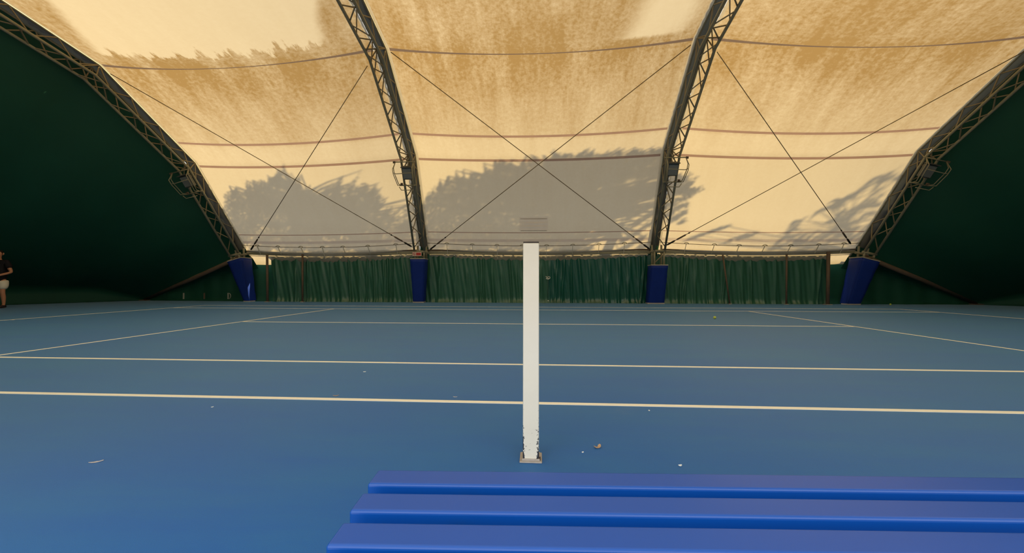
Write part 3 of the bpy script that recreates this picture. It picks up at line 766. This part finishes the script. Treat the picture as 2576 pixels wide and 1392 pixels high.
litter('dry_leaf', 1503, 1128, LEAF, 'curled tan leaf on the court right of the net post', 'leaf', M['leaf_dry'], .021, .15, .010)
litter('dry_leaf', 242, 1164, TWIG, 'thin pale leaf lying alone on the left of the court', 'leaf', M['leaf_pale'], .027, .55, .004)
litter('dry_leaf', 845, 997, TWIG, 'small brown leaf next to the near doubles sideline', 'leaf', M['leaf_dry'], .022, .3, .006)
litter('dry_leaf', 1145, 1000, TWIG, 'tiny pale sliver above the sideline, left of the net post', 'leaf', M['leaf_pale'], .017, -.15, .003)
litter('paper_scrap', 1711, 1174, CHIP, 'white paper chip just beyond the bench', 'scrap', M['paper'], .009, .1, .004)
litter('paper_scrap', 1466, 1140, CHIP, 'white crumb between the net post and the tan leaf', 'scrap', M['paper'], .006, .5, .002)
litter('paper_scrap', 917, 937, CHIP, 'white crumb between the two near sidelines left of the net post', 'scrap', M['paper'], .014, .2, .003)
litter('paper_scrap', 1633, 1035, CHIP, 'tiny white crumb before the sideline right of the net post', 'scrap', M['paper'], .008, 1.2, .003)
litter('paper_scrap', 534, 1026, CHIP, 'tiny white crumb before the sideline, above the thin pale leaf', 'scrap', M['paper'], .008, .7, .003)
litter('paper_scrap', 1674, 757, CHIP, 'white scrap at the foot of the right middle navy pad', 'scrap', M['paper'], .09, 1.4, .02)

# ------------------------------------------------------------------ player at the left edge
pc = atz(-5, 776, 0); Pm = empty('person', pc)
tag(Pm, 'person in black shirt and white shorts standing by the left end wall', 'person')
FYAW = .35
def pp(x, y, z):   # x to the viewer's right, y away from the viewer
    return pc+V((x*math.cos(FYAW)-y*math.sin(FYAW), x*math.sin(FYAW)+y*math.cos(FYAW), z))
def skin(name, verts, edges, rad, mat, parent, sub=2, root=0):
    me = bpy.data.meshes.new(name); me.from_pydata([tuple(v) for v in verts], edges, []); me.materials.append(mat)
    o = link(name, me, parent); sk = o.modifiers.new('skin', 'SKIN'); sk.use_smooth_shade = True
    for i, sv in enumerate(me.skin_vertices[0].data):
        sv.radius = (rad[i], rad[i]) if isinstance(rad[i], (int, float)) else rad[i]; sv.use_root = (i == root)
    ss = o.modifiers.new('subdivision', 'SUBSURF'); ss.levels = sub; ss.render_levels = sub
    return o
vt, ed, rd = [], [], []
def jn(p, r, par=None):
    vt.append(pp(*p)); rd.append(r)
    if par is not None: ed.append((par, len(vt)-1))
    return len(vt)-1
pel = jn((0, 0, .98), .13); wst = jn((0, -.01, 1.14), .12, pel); che = jn((0, 0, 1.38), .135, wst); nk = jn((0, .01, 1.55), .066, che); n2 = jn((0, -.01, 1.61), .062, nk)
hd = jn((0, -.02, 1.68), .085, n2); h2 = jn((0, -.01, 1.77), .092, hd); h3 = jn((0, 0, 1.84), .05, h2)
for sx in (1, -1):
    sh_ = jn((sx*.18, 0, 1.48), .065, che); 
    if sx > 0: el = jn((.34, -.03, 1.15), .045, sh_); wr = jn((.10, -.25, 1.02), .030, el); hn = jn((.03, -.30, 1.01), .032, wr); hx = -.03
    else: el = jn((-.30, -.06, 1.15), .045, sh_); wr = jn((-.10, -.27, 1.05), .030, el); hn = jn((-.04, -.31, 1.03), .032, wr); hx = .02
    b0h = vt[hn]
    for k in range(4):
        f1 = jn((hx*1.0+sx*.0-.0 - sx*.02, -.36-.005*k, 1.035-.02*k), .011, hn); jn((hx-sx*.055, -.37, 1.03-.02*k), .009, f1)
    th_ = jn((sx*.02, -.33, 1.06), .012, hn); jn((sx*.0, -.37, 1.075), .010, th_)
    hip = jn((sx*.10, 0, .90), .095, pel); kn = jn((sx*.115, -.02, .50), .060, hip); ca = jn((sx*.115, .02, .34), .058, kn); an_ = jn((sx*.115, .03, .10), .036, ca); jn((sx*.125, -.12, .04), .035, an_)
body = skin('body', vt, ed, rd, M['skin'], Pm)
def part_skin(name, pts, edges, rad, mat, sub=2): return skin(name, [pp(*p) for p in pts], edges, rad, mat, Pm, sub)
part_skin('shirt', [(0, 0, .80), (0, -.01, 1.10), (0, 0, 1.38), (0, .01, 1.53), (.19, 0, 1.49), (.29, -.02, 1.26), (-.19, 0, 1.49), (-.27, -.04, 1.26)], [(0, 1), (1, 2), (2, 3), (2, 4), (4, 5), (2, 6), (6, 7)], [(.215, .19), (.19, .165), (.18, .15), .085, .088, .085, .088, .085], M['shirt'])
part_skin('shorts', [(0, 0, .98), (.115, 0, .82), (.125, -.01, .57), (-.115, 0, .82), (-.125, -.01, .57)], [(0, 1), (1, 2), (0, 3), (3, 4)], [(.17, .15), .135, .125, .135, .125], M['shorts'])
part_skin('hair', [(0, .03, 1.72), (0, .025, 1.80), (0, .0, 1.865)], [(0, 1), (1, 2)], [.08, .098, .06], M['hair'])
hc = pp(0, -.02, 1.74)
for sx in (1, -1):
    b = MB(); b.lathe([(.014*math.sin(PI*k/8)+.0001, -.010*math.cos(PI*k/8)) for k in range(9)], pp(sx*.035, -.105, 1.755), 10); b.obj('eye', M['eye'], Pm)
    b = MB(); b.tube([pp(sx*.098, 0, 1.70), pp(sx*.108, .01, 1.74), pp(sx*.104, .015, 1.775)], [.012, .02, .012], 8); b.obj('ear', M['skin'], Pm)
    q = MB(); q.tube([pp(sx*.115, .075, .055), pp(sx*.118, 0, .06), pp(sx*.125, -.10, .052), pp(sx*.128, -.185, .04)], [.042, .052, .048, .034], 10); q.obj('shoe', M['shoe'], Pm)
    q = MB(); q.tube([pp(sx*.115, .085, .018), pp(sx*.118, 0, .018), pp(sx*.125, -.10, .018), pp(sx*.128, -.20, .018)], [.018, .018, .018, .018], 8)
    for i in range(len(q.v)):
        v_ = V(q.v[i]); q.v[i] = tuple(v_)
    q.obj('shoe_sole', M['sole'], Pm)
b = MB(); b.tube([pp(0, -.10, 1.765), pp(0, -.125, 1.725), pp(0, -.11, 1.712)], [.008, .016, .010], 8); b.obj('nose', M['skin'], Pm)
b = MB(); b.tube([pp(-.028, -.098, 1.678), pp(0, -.108, 1.676), pp(.028, -.098, 1.678)], [.005, .009, .005], 8); b.obj('mouth', M['lip'], Pm)

# ------------------------------------------------------------------ trees outside the hall whose shadow falls on the roof cloth
def tree(label, foot, clumps, t_seed, leaf_l, leaf_w, per_m2, spiky=.5, thin=1.0):
    """clumps: (centre, radius); a trunk, boughs to the clumps, leaves"""
    rs = R(t_seed); t = thing('tree', (foot.x, foot.y, -.1), label, 'tree')
    cz = sum((c.z for c, r in clumps))/len(clumps); cx = sum((c.x for c, r in clumps))/len(clumps); cy = sum((c.y for c, r in clumps))/len(clumps)
    zmin = min(c.z for c, r in clumps); zmax = max(c.z for c, r in clumps)
    q = MB(); q.tube([(foot.x, foot.y, -.1), (foot.x+.1, foot.y, zmin*.5), (cx+.5*(1-thin), cy+.1, zmin-.1), (cx, cy, zmin+(zmax-.6-zmin)*max(0.05, thin*1.6-.6))], [.26, .2, .15*thin, .05*thin], 10); q.obj('trunk', M['bark'], t)
    q = MB()
    for c, r in clumps[::3]:
        s0 = V((cx, cy, max(zmin-.6, min(zmax-.6, c.z-.9)))); q.tube([s0, s0.lerp(c, .5)+V((0, 0, .12)), c], [.05*thin, .03*thin, .012], 5)
    o = q.obj('bough', M['bark'], t); o['kind'] = 'stuff'
    b = MB()
    for c, r in clumps:
        n = int(per_m2*r*r*PI)
        for _ in range(n):
            d = V((rs.gauss(0, 1), rs.gauss(0, 1), rs.gauss(0, 1))).normalized(); rad = r*rs.random()**.45
            p = c+d*rad
            ax = (d*spiky+V((rs.gauss(0, 1), rs.gauss(0, 1), rs.gauss(0, 1)-.1))*.55).normalized()
            wv = ax.cross(V((rs.gauss(0, 1), rs.gauss(0, 1), rs.gauss(0, 1)))).normalized(); l = leaf_l*rs.uniform(.6, 1.25); w_ = leaf_w*rs.uniform(.7, 1.2)
            b.quad(p-ax*l*.35, p+wv*w_*.5, p+ax*l*.65, p-wv*w_*.5)
    o = b.obj('foliage', M['leafgreen'], t); o['kind'] = 'stuff'
    return t
def shadow_clumps(outline, seed, tmid, tvar, step=26, dens=None, bottom=640, rpx=1.0):
    rs = R(seed); out = []
    x = outline[0][0]
    while x <= outline[-1][0]:
        for (xa, ya), (xb, yb) in zip(outline[:-1], outline[1:]):
            if xa <= x <= xb: top = ya+(yb-ya)*(x-xa)/(xb-xa+1e-6)
        y = top+10
        while y < bottom:
            if dens is None or rs.random() < dens(x, y):
                p = atp(x+rs.uniform(-6, 6), y+rs.uniform(-5, 5), PL_P+V((0, -.2, 0)), PL_N)
                tt = tmid+rs.uniform(-tvar, tvar); c = p+SUN_DIR*tt
                rr = (.20 if y < top+14 else rs.uniform(.24, .34))*rpx
                out.append((c, rr))
            y += step*.72
        x += step
    return out
def sprays(outline, seed, tmid, n, ang=(28, 80), L_=(16, 46)):
    rs = R(seed); out = []
    seg = [((b[0]-a[0])**2+(b[1]-a[1])**2)**.5 for a, b in zip(outline[:-1], outline[1:])]; tot = sum(seg)
    for _ in range(n):
        d = rs.random()*tot; i = 0
        while d > seg[i]: d -= seg[i]; i += 1
        f = d/seg[i]; x = outline[i][0]+(outline[i+1][0]-outline[i][0])*f; y = outline[i][1]+(outline[i+1][1]-outline[i][1])*f+6
        a = math.radians(rs.uniform(*ang)); l = rs.uniform(*L_); tt = tmid+rs.uniform(-.8, .8); m_ = 6
        for k in range(m_):
            q_ = k/(m_-1); p = atp(x+math.cos(a)*l*(q_-.3), y-math.sin(a)*l*(q_-.3), PL_P+V((0, -.2, 0)), PL_N)
            out.append((p+SUN_DIR*tt, .02+.075*(1-q_)))
    return out
def strands(x0_, x1_, ytop, ybot, seed, tmid, dy, gap, slope=.55):
    rs = R(seed); out = []; y = ytop
    while y < ybot+(x1_-x0_)*slope:
        x = x0_+rs.uniform(-10, 10)
        while x < x1_:
            l = rs.uniform(40, 130); k = 0
            tt = tmid+rs.uniform(-1, 1)
            while k < l and x+k < x1_:
                yy = y-slope*(x+k-x0_)+rs.uniform(-3, 3)
                if ytop < yy < ybot:
                    p = atp(x+k, yy, PL_P+V((0, -.2, 0)), PL_N); out.append((p+SUN_DIR*tt, rs.uniform(.08, .13)))
                k += 7
            x += l+rs.uniform(*gap)
        y += dy
    return out
OL = [(572, 482), (600, 472), (640, 458), (668, 438), (700, 438), (715, 426), (735, 432), (770, 446), (785, 480), (800, 500), (818, 482), (850, 456), (880, 460), (900, 448), (930, 456), (942, 495), (955, 512), (970, 538), (985, 538), (1010, 518), (1036, 524)]
cl = shadow_clumps([(x, y+9) for x, y in OL], 101, 9.0, 1.0)+sprays(OL[:5], 11, 9, 7, (60, 120), (14, 30))+sprays(OL[4:], 12, 9, 34, (30, 75), (24, 58))
tree('bushy tree outside whose shadow falls on the left roof panel', V((-1.6, 17.2, 0)), cl, 5, .11, .04, 1150, .9)
OC = [(1060, 505), (1085, 486), (1110, 458), (1140, 448), (1190, 440), (1215, 448), (1228, 420), (1250, 406), (1290, 402), (1310, 408), (1340, 386), (1370, 400), (1400, 376), (1432, 374), (1455, 396), (1478, 366), (1495, 374), (1520, 388), (1590, 380), (1612, 400), (1640, 392), (1662, 386)]
OT = [(1690, 455), (1706, 462), (1728, 470), (1740, 490)]
cl = shadow_clumps([(x, y+8) for x, y in OC if x < 1470], 202, 9.5, 1.0)+sprays(OC[:14], 13, 9.5, 26, (65, 125), (18, 40))+sprays(OC[13:], 15, 9.5, 24, (25, 70), (22, 54))
cl += [c for c in shadow_clumps([(1440, 392), (1478, 370), (1520, 390), (1590, 384), (1640, 396), (1655, 392)], 204, 9.5, 1.0, bottom=455)]
cl += strands(1420, 1668, 435, 640, 31, 9.5, 23, (30, 74))
cl += strands(1668, 1722, 450, 570, 37, 9.5, 20, (14, 30))+sprays(OT, 14, 9.5, 15, (18, 50), (40, 70))
tree('broad tree outside whose shadow falls on the middle roof panel', V((6.0, 17.2, 0)), cl, 6, .11, .04, 1100, .9)
# airy tree with hanging sprays on the right
rs = R(303); cl = []
SPR = []
while len(SPR) < 46:
    x, y = rs.uniform(1945, 2275), rs.uniform(415, 622)
    if y > 590-(x-1940)*.53: SPR.append((x, y, rs.uniform(40, 95)))
for (x, y, L_) in SPR:
    tt = 13+rs.uniform(-1.5, 1.5)
    for k in range(9):
        q_ = k/8; p = atp(x+L_*(q_-.5), y-.56*L_*(q_-.5)+6*math.sin(q_*5+x), PL_P+V((0, -.2, 0)), PL_N); cl.append((p+SUN_DIR*tt, .02+.05*math.sin(PI*q_)))
for (x, y, L_) in ((1780, 588, 90), (1810, 578, 60), (1745, 602, 60), (1850, 602, 90), (1880, 596, 50)):
    for k in range(7):
        q_ = k/6; p = atp(x+L_*(q_-.5), y-.42*L_*(q_-.5), PL_P+V((0, -.2, 0)), PL_N); cl.append((p+SUN_DIR*11, .03+.05*math.sin(PI*q_)))
tree('airy tree outside whose streaky shadow falls on the right roof panel', V((17.5, 18.5, 0)), cl, 8, .15, .035, 1500, .4, .4)
